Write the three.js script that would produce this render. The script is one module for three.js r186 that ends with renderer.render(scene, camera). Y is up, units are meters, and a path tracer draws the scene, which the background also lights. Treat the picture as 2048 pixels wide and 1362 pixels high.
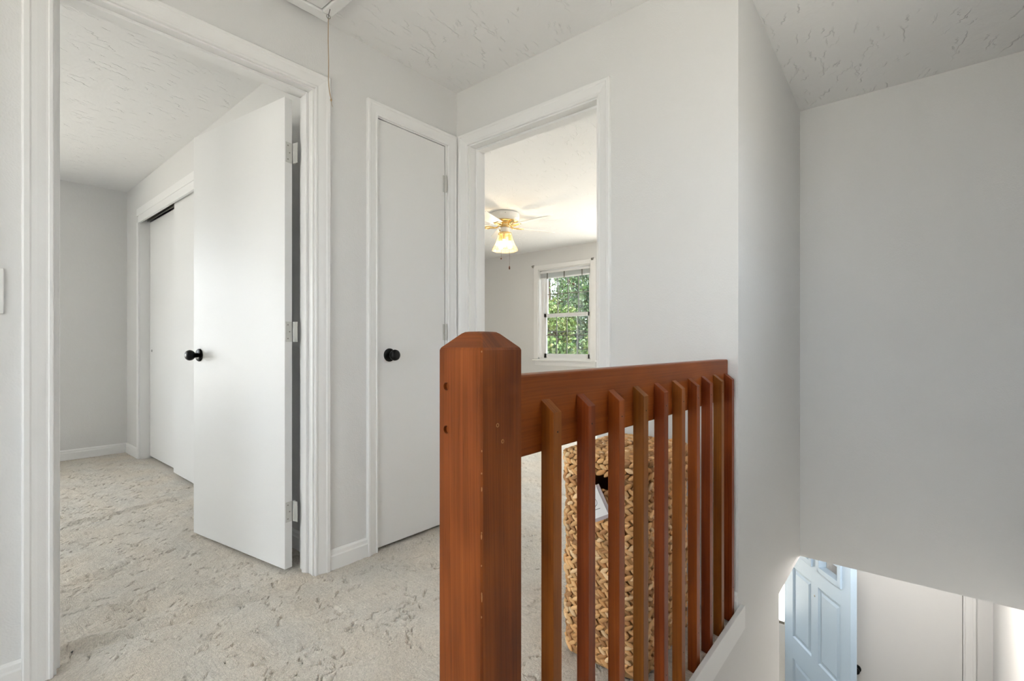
import * as THREE from 'three';
import { RoundedBoxGeometry } from 'three/addons/geometries/RoundedBoxGeometry.js';
import { mergeGeometries } from 'three/addons/utils/BufferGeometryUtils.js';
import { Brush, Evaluator, SUBTRACTION } from 'three-bvh-csg';
import { createNoise2D, createNoise3D } from 'simplex-noise';

// ---------------------------------------------------------------- camera, sky, sun, exposure
const scene = new THREE.Scene();
const F = 966, YAW = 40.03 * Math.PI / 180;
const camera = new THREE.PerspectiveCamera(2 * Math.atan(690 / F) * 180 / Math.PI, 2048 / 1380, 0.05, 400);
camera.setViewOffset(2048, 1380, 0, 0, 2048, 1362);          // lens shifted a little: level camera, horizon just under mid-frame
camera.position.set(0, 0.99, 0);
camera.lookAt(Math.cos(YAW), 0.99, -Math.sin(YAW));

scene.background = new THREE.Color().setRGB(0.885, 0.95, 1.0);   // even, bright, hazy sky
scene.backgroundIntensity = 5;
const sun = new THREE.DirectionalLight(0xfff8f0, 24);
sun.position.set(2, 25, 10); sun.target.position.set(2, 0, 0);
sun.castShadow = true; sun.shadow.mapSize.set(2048, 2048);
Object.assign(sun.shadow.camera, { left: -25, right: 25, top: 25, bottom: -25, near: 1, far: 80 });
scene.add(sun, sun.target);

const renderer = new THREE.WebGLRenderer({ antialias: true });
renderer.toneMapping = THREE.LinearToneMapping;
renderer.toneMappingExposure = 2.08;
renderer.shadowMap.enabled = true;

// ---------------------------------------------------------------- helpers
let seed = 7;
const rnd = () => { seed = (seed * 1664525 + 1013904223) >>> 0; return seed / 4294967296; };
const rr = (a, b) => a + (b - a) * rnd();
const n2 = createNoise2D(rnd), n3 = createNoise3D(rnd);
const sm = (a, b, x) => { const t = Math.min(1, Math.max(0, (x - a) / (b - a))); return t * t * (3 - 2 * t); };
const V = (x, y, z) => new THREE.Vector3(x, y, z);

function tex(w, h, fn, srgb) {
  const d = new Uint8Array(w * h * 4);
  for (let j = 0; j < h; j++) for (let i = 0; i < w; i++) {
    const c = fn(i / w, j / h), o = (j * w + i) * 4;
    for (let k = 0; k < 3; k++) d[o + k] = Math.max(0, Math.min(255, Math.round((c.length ? c[k] : c) * 255)));
    d[o + 3] = 255;
  }
  const t = new THREE.DataTexture(d, w, h);
  t.wrapS = t.wrapT = THREE.RepeatWrapping; t.magFilter = THREE.LinearFilter; t.minFilter = THREE.LinearFilter;
  if (srgb) t.colorSpace = THREE.SRGBColorSpace;
  t.needsUpdate = true;
  return t;
}
// noise that repeats over the unit square: points on a torus
function tnoise(u, v, fu, fv, s = 0) {
  const a = u * 2 * Math.PI, b = v * 2 * Math.PI, ru = fu / (2 * Math.PI), rv = fv / (2 * Math.PI);
  return 0.5 * (n3(Math.cos(a) * ru + s, Math.sin(a) * ru, Math.cos(b) * rv + 3.1 * s) + n3(Math.sin(a) * ru + 9 - s, Math.sin(b) * rv + 4, Math.cos(b) * rv + Math.cos(a) * ru + s));
}
const taken = {};
function numbered(n) { taken[n] = (taken[n] ?? -1) + 1; return taken[n] ? n + '_' + String(taken[n]).padStart(3, '0') : n; }
function shade(o) { o.castShadow = o.receiveShadow = true; return o; }
// planar uv in metres; grain: axis that runs along v
function uvm(g, grain = 'y', off = [0, 0]) {
  const p = g.attributes.position, n = g.attributes.normal, uv = new Float32Array(p.count * 2), ax = { x: 0, y: 1, z: 2 }[grain];
  for (let i = 0; i < p.count; i++) {
    const P = [p.getX(i), p.getY(i), p.getZ(i)], N = [Math.abs(n.getX(i)), Math.abs(n.getY(i)), Math.abs(n.getZ(i))];
    const m = N[0] >= N[1] && N[0] >= N[2] ? 0 : N[1] >= N[2] ? 1 : 2;
    const rest = [0, 1, 2].filter((k) => k !== m);
    let a, b;
    if (rest.includes(ax)) { b = ax; a = rest.find((k) => k !== ax); } else { [a, b] = rest; }
    uv[2 * i] = P[a] + off[0] + m * 0.37; uv[2 * i + 1] = P[b] + off[1];
  }
  g.setAttribute('uv', new THREE.BufferAttribute(uv, 2));
  return g;
}
const flat = (g) => (g.index ? g.toNonIndexed() : g);
const merge = (gs) => mergeGeometries(gs.map((g) => { const f = flat(g); for (const k of Object.keys(f.attributes)) if (!['position', 'normal', 'uv', 'color'].includes(k)) f.deleteAttribute(k); return f; }));
// box from ranges
function bx(x0, x1, y0, y1, z0, z1, r = 0) {
  const w = x1 - x0, h = y1 - y0, d = z1 - z0;
  const g = r ? new RoundedBoxGeometry(w, h, d, 2, Math.min(r, w / 2.01, h / 2.01, d / 2.01)) : new THREE.BoxGeometry(w, h, d);
  return g.translate((x0 + x1) / 2, (y0 + y1) / 2, (z0 + z1) / 2);
}
function put(name, g, mat, parent, grain = 'y', noUV) {
  if (Array.isArray(g)) g = merge(g);
  if (!noUV) uvm(g, grain);
  const m = shade(new THREE.Mesh(g, mat));
  m.name = parent ? name : numbered(name);
  (parent ?? scene).add(m);
  return m;
}
function tag(o, label, category, extra = {}) { Object.assign(o.userData, { label, category }, extra); return o; }
const ST = { kind: 'structure' };
function group(name, label, category, extra) { const o = new THREE.Group(); o.name = numbered(name); scene.add(o); return tag(o, label, category, extra); }
function struct(name, g, mat, label, category, grain) { return tag(put(name, g, mat, null, grain), label, category, ST); }
const tube = (pts, r, seg = 24, rad = 8) => new THREE.TubeGeometry(new THREE.CatmullRomCurve3(pts), seg, r, rad, false);
const lathe = (pts, seg = 40) => new THREE.LatheGeometry(pts.map(([a, b]) => new THREE.Vector2(a, b)), seg);

// ---------------------------------------------------------------- materials
const std = (o) => new THREE.MeshStandardMaterial(o), phys = (o) => new THREE.MeshPhysicalMaterial(o);
const rollerTex = tex(512, 512, (u, v) => 0.5 + 0.28 * tnoise(u, v, 90, 90) + 0.2 * tnoise(u, v, 18, 18, 3));
function rep(t, s) { const c = t.clone(); c.repeat.set(s, s); c.needsUpdate = true; return c; }
// hand-trowelled plaster: overlapping arcs of ridges
const plasterTex = (() => {
  const N = 1024, h = new Float32Array(N * N);
  for (let k = 0; k < 300; k++) {
    const cx = rnd() * N, cy = rnd() * N, R = rr(60, 190), a0 = rr(-0.5, 0.9), da = rr(0.25, 0.9), hgt = rr(0.2, 1), wd = rr(0.9, 1.5);
    for (let s = 0; s < 1; s += 0.6 / (R * da)) {
      const a = a0 + da * s, rad = R * (1 + 0.05 * n2(k * 3.1, s * 4)), fade = Math.sin(Math.PI * s), px = cx + Math.cos(a) * rad * 0.5, py = cy + Math.sin(a) * rad;
      for (let dy = -4; dy <= 4; dy++) for (let dx = -4; dx <= 4; dx++) {
        const X = ((Math.round(px) + dx) % N + N) % N, Y = ((Math.round(py) + dy) % N + N) % N, d2 = dx * dx + dy * dy, val = hgt * fade * Math.exp(-d2 / (wd * wd));
        if (val > h[Y * N + X]) h[Y * N + X] = val;
      }
    }
  }
  return tex(N, N, (u, v) => 0.18 + 0.62 * h[Math.floor(v * N) * N + Math.floor(u * N)] + 0.13 * tnoise(u, v, 9, 14, 1) + 0.05 * tnoise(u, v, 60, 60, 2));
})();
const M = {
  wall: std({ color: new THREE.Color().setRGB(0.775, 0.773, 0.766), roughness: 0.75, bumpMap: rep(rollerTex, 1.6), bumpScale: 0.0007 }),
  trim: phys({ color: new THREE.Color().setRGB(0.88, 0.88, 0.875), roughness: 0.38, side: THREE.DoubleSide, bumpMap: rep(rollerTex, 3), bumpScale: 0.0002 }),
  door: phys({ color: new THREE.Color().setRGB(0.82, 0.82, 0.815), roughness: 0.42, bumpMap: rep(rollerTex, 2), bumpScale: 0.0003 }),
  ceiling: std({ color: new THREE.Color().setRGB(0.87, 0.868, 0.862), roughness: 0.85, bumpMap: rep(plasterTex, 0.8), bumpScale: 0.006 }),
  outer: std({ color: 0xc9c8c2, roughness: 0.9 }),
  blackKnob: phys({ color: 0x141516, roughness: 0.32, metalness: 0.6 }),
  steel: std({ color: 0x9a9a98, roughness: 0.35, metalness: 0.9 }),
  hinge: std({ color: 0xcfcfcb, roughness: 0.45, metalness: 0.15 }),
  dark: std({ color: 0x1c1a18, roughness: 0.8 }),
  brass: phys({ color: new THREE.Color().setRGB(0.83, 0.62, 0.3), roughness: 0.18, metalness: 1 }),
  track: std({ color: 0x96948e, roughness: 0.4, metalness: 0.7 }),
  tinted: phys({ color: new THREE.Color().setRGB(0.58, 0.6, 0.61), transmission: 1, thickness: 0, roughness: 0, ior: 1.45 }),
  glass: phys({ color: 0xffffff, transmission: 1, thickness: 0, roughness: 0, ior: 1.45 }),
  vinyl: phys({ color: new THREE.Color().setRGB(0.86, 0.86, 0.86), roughness: 0.35 }),
  grille: std({ color: 0x827f79, roughness: 0.4, metalness: 0.2 }),
};
// carpet
const pileTex = tex(1024, 1024, (u, v) => 0.5 + 0.3 * tnoise(u, v, 260, 260) + 0.25 * tnoise(u, v, 110, 110, 5) + 0.1 * tnoise(u, v, 30, 30, 8));
const pileColor = tex(1024, 1024, (u, v) => {
  const fine = tnoise(u, v, 230, 230, 2) * 0.08 + tnoise(u, v, 90, 90, 4) * 0.045, patch = tnoise(u, v, 5, 5, 6) * 0.02 + tnoise(u, v, 13, 13, 7) * 0.015, warm = tnoise(u, v, 4, 4, 11) * 0.012;
  return [0.865 + fine + patch + warm, 0.835 + fine + patch, 0.79 + fine + patch - warm];
}, true);
M.carpet = std({ color: 0xffffff, map: rep(pileColor, 0.9), roughness: 1, bumpMap: rep(pileTex, 2.2), bumpScale: 0.0035 });
// stained fir: fine straight grain and cloudy stain
function woodTex(base, dark, s, blotch = 0) {
  return tex(512, 1024, (u, v) => {
    const wob = 0.02 * tnoise(u, v, 2, 1.2, s);
    const g = tnoise((u + wob) % 1, v, 70, 1.2, s + 1) * 0.5 + tnoise((u + wob + 1) % 1, v, 190, 3, s + 2) * 0.35 + tnoise(u, v, 16, 1.2, s + 3) * 0.4;
    const cloud = tnoise(u, v, 4, 3.5, s + 5) * 0.55 + tnoise(u, v, 9, 6, s + 6) * 0.35, blot = blotch * Math.max(0, tnoise(u, v, 5, 4.5, s + 9) + 0.35 * tnoise(u, v, 14, 8, s + 10) + 0.1), pore = Math.max(0, tnoise(u, v, 240, 12, s + 7) - 0.45) * 0.8;
    const t = Math.min(1, Math.max(0, 0.42 - 0.36 * g - 0.42 * cloud + pore + blot));
    return base.map((b, k) => b * (1 - t) + dark[k] * t);
  }, true);
}
const wood = (base, dark, s, rpt = 2.2, blotch = 0) => { const t = woodTex(base, dark, s, blotch); t.repeat.set(rpt, rpt * 0.5); return phys({ color: 0xffffff, map: t, roughness: 0.4, specularIntensity: 0.4, side: THREE.DoubleSide, bumpMap: t, bumpScale: 0.0003 }); };
M.newel = wood([0.63, 0.34, 0.145], [0.36, 0.16, 0.05], 1, 2.2, 0.25);
M.rail = wood([0.64, 0.335, 0.12], [0.43, 0.195, 0.055], 2);
M.bal = [wood([0.65, 0.375, 0.14], [0.42, 0.215, 0.075], 3), wood([0.60, 0.29, 0.12], [0.38, 0.155, 0.055], 4), wood([0.64, 0.33, 0.115], [0.42, 0.18, 0.05], 5), wood([0.61, 0.37, 0.135], [0.40, 0.215, 0.07], 6)];
M.bareWood = std({ color: 0xb07a48, roughness: 0.7 });

// ---------------------------------------------------------------- plan
const ZA = -1.98, ZA2 = -2.09, XB = 1.875, XB2 = 1.995, ZC = -0.5, ZC2 = -0.62, XD = 3.08, ZR = 0.42, HC = 2.4, XW = 5.8, XL = -2.2, ZF = -5.6, XK = 1.13, XF = 4.95, YG = -2.62, YS = -0.18;
// ---------------------------------------------------------------- walls
// vertical wall with rectangular holes; axis 'x': runs along x at depth t0..t1 in z, axis 'z' the other way. holes: [a0,a1,y0,y1]
function wallGeo(axis, t0, t1, a0, a1, y0, y1, holes = []) {
  const gs = [], add = (p, q, r, s) => { if (q - p > 1e-4 && s - r > 1e-4) gs.push(axis === 'x' ? bx(p, q, r, s, t0, t1) : bx(t0, t1, r, s, p, q)); };
  let at = a0;
  for (const [h0, h1, v0, v1] of [...holes].sort((p, q) => p[0] - q[0])) { add(at, h0, y0, y1); add(h0, h1, y0, v0); add(h0, h1, v1, y1); at = h1; }
  add(at, a1, y0, y1);
  return merge(gs);
}
struct('wall_left', wallGeo('x', ZA2, ZA, XL, XB, -0.012, HC, [[0.212, 1.051, -0.012, 2.1], [1.335, 1.81, -0.012, 2.095]]), M.wall, 'white painted hall wall holding the bedroom doorway and the narrow closet door', 'wall');
struct('wall_back', wallGeo('z', XB, XB2, ZF, ZC, -0.012, HC, [[-1.898, -1.067, -0.012, 2.095]]), M.wall, 'white painted hall wall behind the wicker hamper, with the doorway to the fan room', 'wall');
struct('wall_stair', merge([bx(XB2, XD, YS, HC, ZC2, ZC), bx(XL, 2.55, YG, YS, ZC2, ZC), bx(0.62, XB2, YS, -0.012, ZC2 + 0.02, ZC)]), M.wall, 'grey shaded stairwell wall running down beyond the railing end', 'wall');
struct('wall_stair_end', bx(XD, XD + 0.12, YS, HC, ZC2, ZR), M.wall, 'broad pale grey wall hanging over the stair descent, above the blue door', 'wall');
struct('wall_right', wallGeo('x', ZR, ZR + 0.12, XL, XF, YG, HC, [[1.25, 1.78, 1.1, 1.9]]), M.wall, 'white wall at the edge of the entry beside the closet door casing downstairs', 'wall');
struct('wall_bedroom_closet', wallGeo('z', XK, XK + 0.1, ZF, ZA2, -0.012, HC, [[-5.165, -3.35, -0.012, 2.12]]), M.wall, 'white bedroom wall with the sliding closet doors', 'wall');
struct('wall_linen_side', merge([bx(XK + 0.1, XB, -0.012, HC, -2.95, -2.85)]), M.wall, 'white partition inside the linen closet', 'wall');
struct('wall_bedroom_far', wallGeo('x', ZF - 0.12, ZF, XL - 0.15, XW + 0.15, YG, HC, [[-2.1, -0.35, 0.35, 2.1], [2.3, 5.5, 0.65, 2.25], [1.1, 2.7, -2.3, -0.45], [2.95, 4.6, -2.3, -0.45]]), M.wall, 'white far wall of the bedroom seen through the open door', 'wall');
struct('wall_exterior_side', wallGeo('z', XL - 0.15, XL, ZF, ZR + 0.12, YG, HC, [[-4.0, -3.6, 0.9, 1.6], [-1.1, 0.3, 0.45, 1.95]]), M.wall, 'white outer wall behind the camera with the hall window', 'wall');
struct('wall_window', wallGeo('z', XW, XW + 0.15, ZF, ZC2, -0.25, HC, [[-4.353, -3.45, 0.78, 2.113], [-3.1, -0.9, 0.5, 2.2]]), M.wall, 'white wall around the double hung window in the fan room', 'wall');
struct('wall_entry', wallGeo('z', XF, XF + 0.15, ZF, ZR + 0.12, YG, YS, [[-4.4, -2.5, -1.85, -0.55], [-1.86, -0.9, YG, -0.55], [-0.475, 0.262, YG, -0.56]]), M.wall, 'white entry wall downstairs around the front door', 'wall');
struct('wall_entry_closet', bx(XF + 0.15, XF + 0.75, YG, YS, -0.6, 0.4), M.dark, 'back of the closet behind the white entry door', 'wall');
struct('wall_roof_end', merge([bx(XD + 0.12, XW + 0.15, YS, HC, ZC2, ZC), bx(XF, XW + 0.15, YS, HC, ZC, ZC + 0.01), bx(XF + 0.15, XF + 0.16, -0.3, HC, ZC, ZR + 0.12), bx(XF, XF + 0.16, YS, HC, ZC, ZR + 0.12), bx(XD, XF, YS, HC, ZR, ZR + 0.12)]), M.wall, 'white inner gable wall beside the fan room', 'wall');

// ceilings
struct('ceiling', merge([bx(XL, XB, HC, HC + 0.12, ZA, ZR + 0.12), bx(XB, XW + 0.15, HC, HC + 0.12, ZC2, ZR + 0.12)]), M.ceiling, 'white trowelled plaster ceiling of the hall', 'ceiling', 'x');
struct('ceiling_bedroom', bx(XL - 0.15, XB, HC, HC + 0.12, ZF - 0.12, ZA), M.ceiling, 'white trowelled plaster ceiling of the bedroom through the open door', 'ceiling', 'x');
struct('ceiling_fan_room', bx(XB, XW + 0.15, HC, HC + 0.12, ZF - 0.12, ZC2), M.ceiling, 'white plaster ceiling carrying the fan', 'ceiling', 'x');
{
  const s = new THREE.Shape([new THREE.Vector2(XB, HC), new THREE.Vector2(XB, 2.366), new THREE.Vector2(XD, 2.286), new THREE.Vector2(XD, HC)]);
  const g = new THREE.ExtrudeGeometry(s, { depth: ZR - ZC, bevelEnabled: false }).translate(0, 0, ZC);
  struct('ceiling_stair', g, M.ceiling, 'greyish plaster ceiling sloping over the stairs', 'ceiling', 'x');
}
struct('roof_slab', bx(XL - 0.5, XW + 0.5, HC + 0.12, HC + 0.3, ZF - 0.5, ZR + 0.5), M.outer, 'roof above the upper floor', 'roof');
// floors
struct('floor_slab', merge([bx(XL, XW + 0.15, YS, -0.012, ZF, ZC2), bx(XL, 0.62, YS, -0.012, ZC2, ZR), bx(0.62, XB2, YS + 0.001, -0.012, ZC2, ZC2 + 0.02)]), M.wall, 'underside of the upper floor', 'floor');
struct('floor_entry', bx(XL, XF + 0.75, YG - 0.1, YG, ZF, ZR + 0.12), std({ color: 0xb9ab96, roughness: 0.5 }), 'wooden floor of the entry downstairs', 'floor');

// sculpted carpet: carved squiggles, soft ridges
const ridges = [[0.20, -2.135, 1.03, -2.005, 0.026, 0.019], [0.25, -2.075, 1.03, -1.955, 0.018, -0.009], [0.40, -3.57, 1.13, -3.705, 0.028, 0.015], [0.50, -4.9, 1.13, -4.86, 0.032, 0.013], [0.1, -2.62, 0.55, -2.76, 0.035, 0.006], [0.3, -4.2, 1.1, -4.27, 0.04, 0.006]];
function pile(x, z) {
  const wx = x + 0.025 * n2(x * 9, z * 9) + 0.008 * n2(x * 31, z * 31), wz = z + 0.025 * n2(x * 9 + 40, z * 9) + 0.008 * n2(x * 31 + 20, z * 31);
  let h = 0;
  for (const [s, o, w] of [[6.0, 0, 0.06], [8.3, 17, 0.065]]) {
    const c = n2(wx * s + o, wz * s * 1.15 - o), gate = sm(-0.02, 0.3, n2(x * 4.3 + o * 3, z * 4.3 + 7 + o)) * sm(-0.35, 0.1, n2(x * 17 + o, z * 17));
    h -= 0.011 * gate * Math.exp(-(c / w) * (c / w));
  }
  h += 0.0035 * n2(x * 4, z * 4) + 0.002 * n2(x * 13, z * 13) + 0.0011 * n2(x * 60, z * 60) + 0.0006 * n2(x * 140, z * 140);
  for (const [x0, z0, x1, z1, w, a] of ridges) {
    const dx = x1 - x0, dz = z1 - z0, L2 = dx * dx + dz * dz, t = ((x - x0) * dx + (z - z0) * dz) / L2, e = sm(-0.05, 0.08, t) * sm(1.05, 0.92, t);
    if (e <= 0) continue;
    const wv = 0.012 * n2(t * 4 + x0 * 9, 3) , d = ((x - x0) * dz - (z - z0) * dx) / Math.sqrt(L2) + wv;
    h += e * a * Math.exp(-(d / w) * (d / w)) * (0.75 + 0.35 * n2(t * 7, x0 * 5));
  }
  return h;
}
function carpet(x0, x1, z0, z1, step) {
  const nx = Math.max(1, Math.round((x1 - x0) / step)), nz = Math.max(1, Math.round((z1 - z0) / step)), pos = new Float32Array((nx + 1) * (nz + 1) * 3), uv = new Float32Array((nx + 1) * (nz + 1) * 2), idx = new Uint32Array(nx * nz * 6);
  for (let j = 0, p = 0; j <= nz; j++) for (let i = 0; i <= nx; i++, p++) {
    const x = x0 + (x1 - x0) * i / nx, z = z0 + (z1 - z0) * j / nz;
    pos.set([x, step < 0.05 ? pile(x, z) : 0, z], p * 3); uv.set([x, z], p * 2);
  }
  for (let j = 0, q = 0; j < nz; j++) for (let i = 0; i < nx; i++, q += 6) { const a = j * (nx + 1) + i, b = a + nx + 1; idx.set([a, b, a + 1, b, b + 1, a + 1], q); }
  const g = new THREE.BufferGeometry();
  g.setAttribute('position', new THREE.BufferAttribute(pos, 3)); g.setAttribute('uv', new THREE.BufferAttribute(uv, 2)); g.setIndex(new THREE.BufferAttribute(idx, 1)); g.computeVertexNormals();
  return g;
}
const floorMesh = (name, gs, label) => tag(put(name, merge(gs), M.carpet, null, 'y', true), label, 'carpet', ST);
floorMesh('floor', [carpet(0.1, XB2, ZA2, ZC, 0.004), carpet(XL, 0.1, ZA, ZC, 0.3), carpet(XL, 0.62, ZC, ZR, 0.3)], 'cream sculpted carpet of the hall, running under the railing');
floorMesh('floor_bedroom', [carpet(0, XK, ZF, ZA2, 0.006), carpet(XL, 0, ZF, ZA2, 0.4), carpet(XK, XB, -5.6, -2.95, 0.4)], 'cream sculpted carpet of the bedroom beyond the open door');
floorMesh('floor_fan_room', [carpet(XB2, 4.4, -3.6, -0.9, 0.012), carpet(4.4, XW, ZF, ZC2, 0.5), carpet(XB2, 4.4, ZF, -3.6, 0.5), carpet(XB2, 4.4, -0.9, ZC2, 0.2)], 'pale carpet of the fan room glimpsed between newel and first baluster');

// stairs going down (below the frame)
{
  const st = group('stair_flight', 'carpeted stair treads descending beside the railing', 'stairs', ST);
  const n = 13, rise = -YG / n, run = 0.245;
  for (let i = 1; i < n; i++) put('step', bx(0.62 + (i - 1) * run, 0.62 + i * run + 0.02, YG, -rise * i, ZC + 0.001, ZR - 0.001), M.carpet, st);
}

// ---------------------------------------------------------------- trim
const PROFILE = [[0, 0], [0, 0.0085], [0.0025, 0.0115], [0.009, 0.012], [0.0115, 0.0095], [0.016, 0.0095], [0.034, 0.013], [0.046, 0.0145], [0.05, 0.0175], [0.061, 0.018], [0.0645, 0.015], [0.065, 0]];
// casing round a door opening. place(u, v, d): u along the wall, v up, d out of the wall
function casing(parent, mat, u0, u1, top, bottom, place, width = 0.065, wl = width, wr = width) {
  const seg = (name, A, B, offA, offB) => {            // A,B corner points, off: outward direction at each end
    const pos = [], k = PROFILE.length;
    const at = (e, i) => { const [a, d] = PROFILE[i], p = e ? B : A, o = e ? offB : offA; return place(p[0] + o[0] * a / 0.065, p[1] + o[1] * a / 0.065, d); };
    for (let i = 0; i < k - 1; i++) {
      const q = [at(0, i), at(1, i), at(1, i + 1), at(0, i + 1)];
      pos.push(q[0], q[1], q[2], q[0], q[2], q[3]);
    }
    for (const e of [0, 1]) for (let i = 1; i < k - 1; i++) pos.push(at(e, 0), at(e, i), at(e, i + 1));
    const g = new THREE.BufferGeometry().setFromPoints(pos); g.computeVertexNormals();
    return put(name, g, mat, parent);
  };
  seg('casing_side', [u0, bottom], [u0, top], [-wl, 0], [-wl, width]);
  seg('casing_head', [u0, top], [u1, top], [-wl, width], [wr, width]);
  seg('casing_side', [u1, top], [u1, bottom], [wr, width], [wr, 0]);
}
const onA = (u, v, d) => V(u, v, ZA + d), onB = (u, v, d) => V(XB - d, v, u);
{ // bedroom doorway
  const t = group('trim_1', 'white moulded casing and jambs of the bedroom doorway', 'door trim', ST);
  casing(t, M.trim, 0.224, 1.039, 2.088, 0.0, onA, 0.068);
  put('jamb', bx(0.212, 0.231, 0, 2.1, ZA2, ZA), M.trim, t); put('jamb', bx(1.032, 1.051, 0, 2.1, ZA2, ZA), M.trim, t); put('jamb_head', bx(0.231, 1.032, 2.081, 2.1, ZA2, ZA), M.trim, t);
  put('stop', bx(0.231, 0.243, 0, 2.081, ZA2 + 0.037, ZA2 + 0.075, 0.002), M.trim, t); put('stop', bx(1.020, 1.032, 0, 2.081, ZA2 + 0.037, ZA2 + 0.075, 0.002), M.trim, t); put('stop_head', bx(0.243, 1.020, 2.069, 2.081, ZA2 + 0.037, ZA2 + 0.075, 0.002), M.trim, t);
  casing(t, M.trim, 0.224, 1.039, 2.088, 0.0, (u, v, d) => V(u, v, ZA2 - d), 0.062);
}
{ // narrow closet
  const t = group('trim_2', 'white moulded casing round the narrow closed closet door', 'door trim', ST);
  casing(t, M.trim, 1.353, 1.803, 2.083, 0.0, onA, 0.066, 0.058, 0.066);
  put('jamb', bx(1.335, 1.3545, 0, 2.095, ZA2, ZA + 0.002), M.trim, t); put('jamb', bx(1.7895, 1.81, 0, 2.095, ZA2, ZA + 0.002), M.trim, t); put('jamb_head', bx(1.3545, 1.7895, 2.0785, 2.095, ZA2, ZA + 0.002), M.trim, t);
}
{ // fan room doorway
  const t = group('trim_3', 'white moulded casing and jambs of the doorway to the fan room', 'door trim', ST);
  casing(t, M.trim, -1.886, -1.079, 2.083, 0.0, onB, 0.066, 0.07, 0.064);
  put('jamb', bx(XB, XB2, 0, 2.095, -1.898, -1.879), M.trim, t); put('jamb', bx(XB, XB2, 0, 2.095, -1.086, -1.067), M.trim, t); put('jamb_head', bx(XB, XB2, 2.076, 2.095, -1.879, -1.086), M.trim, t);
  for (const [a, b] of [[-1.879, -1.867], [-1.098, -1.086]]) put('stop', bx(XB + 0.045, XB + 0.085, 0, 2.076, a, b, 0.002), M.trim, t);
  put('stop_head', bx(XB + 0.045, XB + 0.085, 2.064, 2.076, -1.867, -1.098, 0.002), M.trim, t);
  casing(t, M.trim, -1.886, -1.079, 2.083, 0.0, (u, v, d) => V(XB2 + d, v, u), 0.066);
}
// baseboards
function baseboard(side, axis, t, dir, a0, a1, label, y0 = 0, h = 0.088) {
  const s = new THREE.Shape([[0, 0], [0.014, 0], [0.014, h * 0.68], [0.011, h * 0.75], [0.0095, h * 0.9], [0.004, h], [0, h]].map(([p, q]) => new THREE.Vector2(p, q)));
  const g = new THREE.ExtrudeGeometry(s, { depth: a1 - a0, bevelEnabled: false });          // profile in x,y; runs along z
  if (axis === 'z') { if (dir < 0) { g.scale(-1, 1, 1); g.index ?? 0; } g.translate(t, y0, a0); } else { g.rotateY(-Math.PI / 2); if (dir < 0) g.scale(1, 1, -1); g.translate(a1, y0, t); }
  g.computeVertexNormals();
  return struct('baseboard_' + side, g, M.trim, label, 'baseboard', axis);
}
baseboard('left', 'x', ZA, 1, 1.107, 1.296, 'short white baseboard between the bedroom casing and the closet casing');
baseboard('left_end', 'x', ZA, 1, XL, 0.156, 'white baseboard under the light switch');
baseboard('back', 'z', XB, -1, -1.013, -0.502, 'white baseboard behind the wicker hamper');
baseboard('bedroom_far', 'x', ZF, 1, XL, XK, 'white baseboard along the far bedroom wall');
baseboard('bedroom_corner', 'z', XK, -1, ZF, -5.2, 'white baseboard stub beside the sliding closet');
baseboard('bedroom_behind_door', 'z', XK, -1, -3.28, ZA2, 'white baseboard behind the open bedroom door');

// stair fascia board
struct('trim_4', bx(0.62, 1.906, -0.049, 0.036, ZC, ZC + 0.016, 0.002), M.trim, 'white fascia board capping the stairwell edge under the balusters', 'trim');

// ---------------------------------------------------------------- doors
function knob(parent, mat, withCyl) {       // along +z from the door face
  const k = put('door_knob', lathe([[0, 0.066], [0.012, 0.0655], [0.02, 0.062], [0.0255, 0.054], [0.027, 0.046], [0.025, 0.037], [0.019, 0.029], [0.0125, 0.025], [0.0115, 0.012], [0.013, 0.006]].reverse().map(([a, b]) => [a, b])).rotateX(Math.PI / 2), mat, parent);
  put('rosette', lathe([[0.0, 0.0], [0.0325, 0.0], [0.0325, 0.004], [0.03, 0.008], [0.016, 0.011], [0.0, 0.0115]]).rotateX(Math.PI / 2), mat, k);
  if (withCyl) put('keyhole', lathe([[0, 0.0668], [0.0075, 0.0665], [0.008, 0.064]].reverse()).rotateX(Math.PI / 2), M.steel, k);
  return k;
}
{ // bedroom door, swung open into the bedroom
  const d = group('door_1', 'white flush bedroom door standing open with black knob', 'door', ST);
  // local: x from free edge to hinge edge, visible face at z = 0 (towards +z), thickness behind
  const W = 0.79, ang = 8.1 * Math.PI / 180;
  put('slab', bx(0, W, 0.016, 2.067, -0.035, 0, 0.0015), M.door, d);
  const kn = knob(d, M.blackKnob, true); kn.position.set(0.062, 0.938, 0);
  const kb = knob(d, M.blackKnob, false); kb.rotation.y = Math.PI; kb.position.set(0.062, 0.938, -0.035);
  put('latch_plate', bx(-0.001, 0.0005, 0.91, 0.966, -0.029, -0.006), M.steel, d);
  for (const y of [0.262, 1.048, 1.83]) {
    const h = put('hinge', [bx(W - 0.0005, W + 0.0012, y - 0.044, y + 0.044, -0.034, -0.004, 0.0005)], M.hinge, d);
    put('hinge_pin', merge([0, 1, 2, 3, 4].map((k) => new THREE.CylinderGeometry(0.0058, 0.0058, 0.0168, 12).translate(W + 0.006, y - 0.0352 + k * 0.0176, -0.04))), M.hinge, h);
    put('hinge_leaf', bx(W + 0.008, W + 0.034, y - 0.044, y + 0.044, -0.0385, -0.0365), M.hinge, h);
    for (const [a, b] of [[-0.03, -0.014], [0.0, -0.022], [0.03, -0.014]]) put('screw', new THREE.CylinderGeometry(0.003, 0.003, 0.001, 10).rotateZ(Math.PI / 2).translate(W + 0.0015, y + a, b), M.track, h);
  }
  // world: hinge end of the visible face at (0.969, -2.10); leaf runs to (0.860, -2.882)
  d.rotation.y = -(Math.PI / 2 - ang);
  d.position.set(0.858, 0, -2.882);
}
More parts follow.
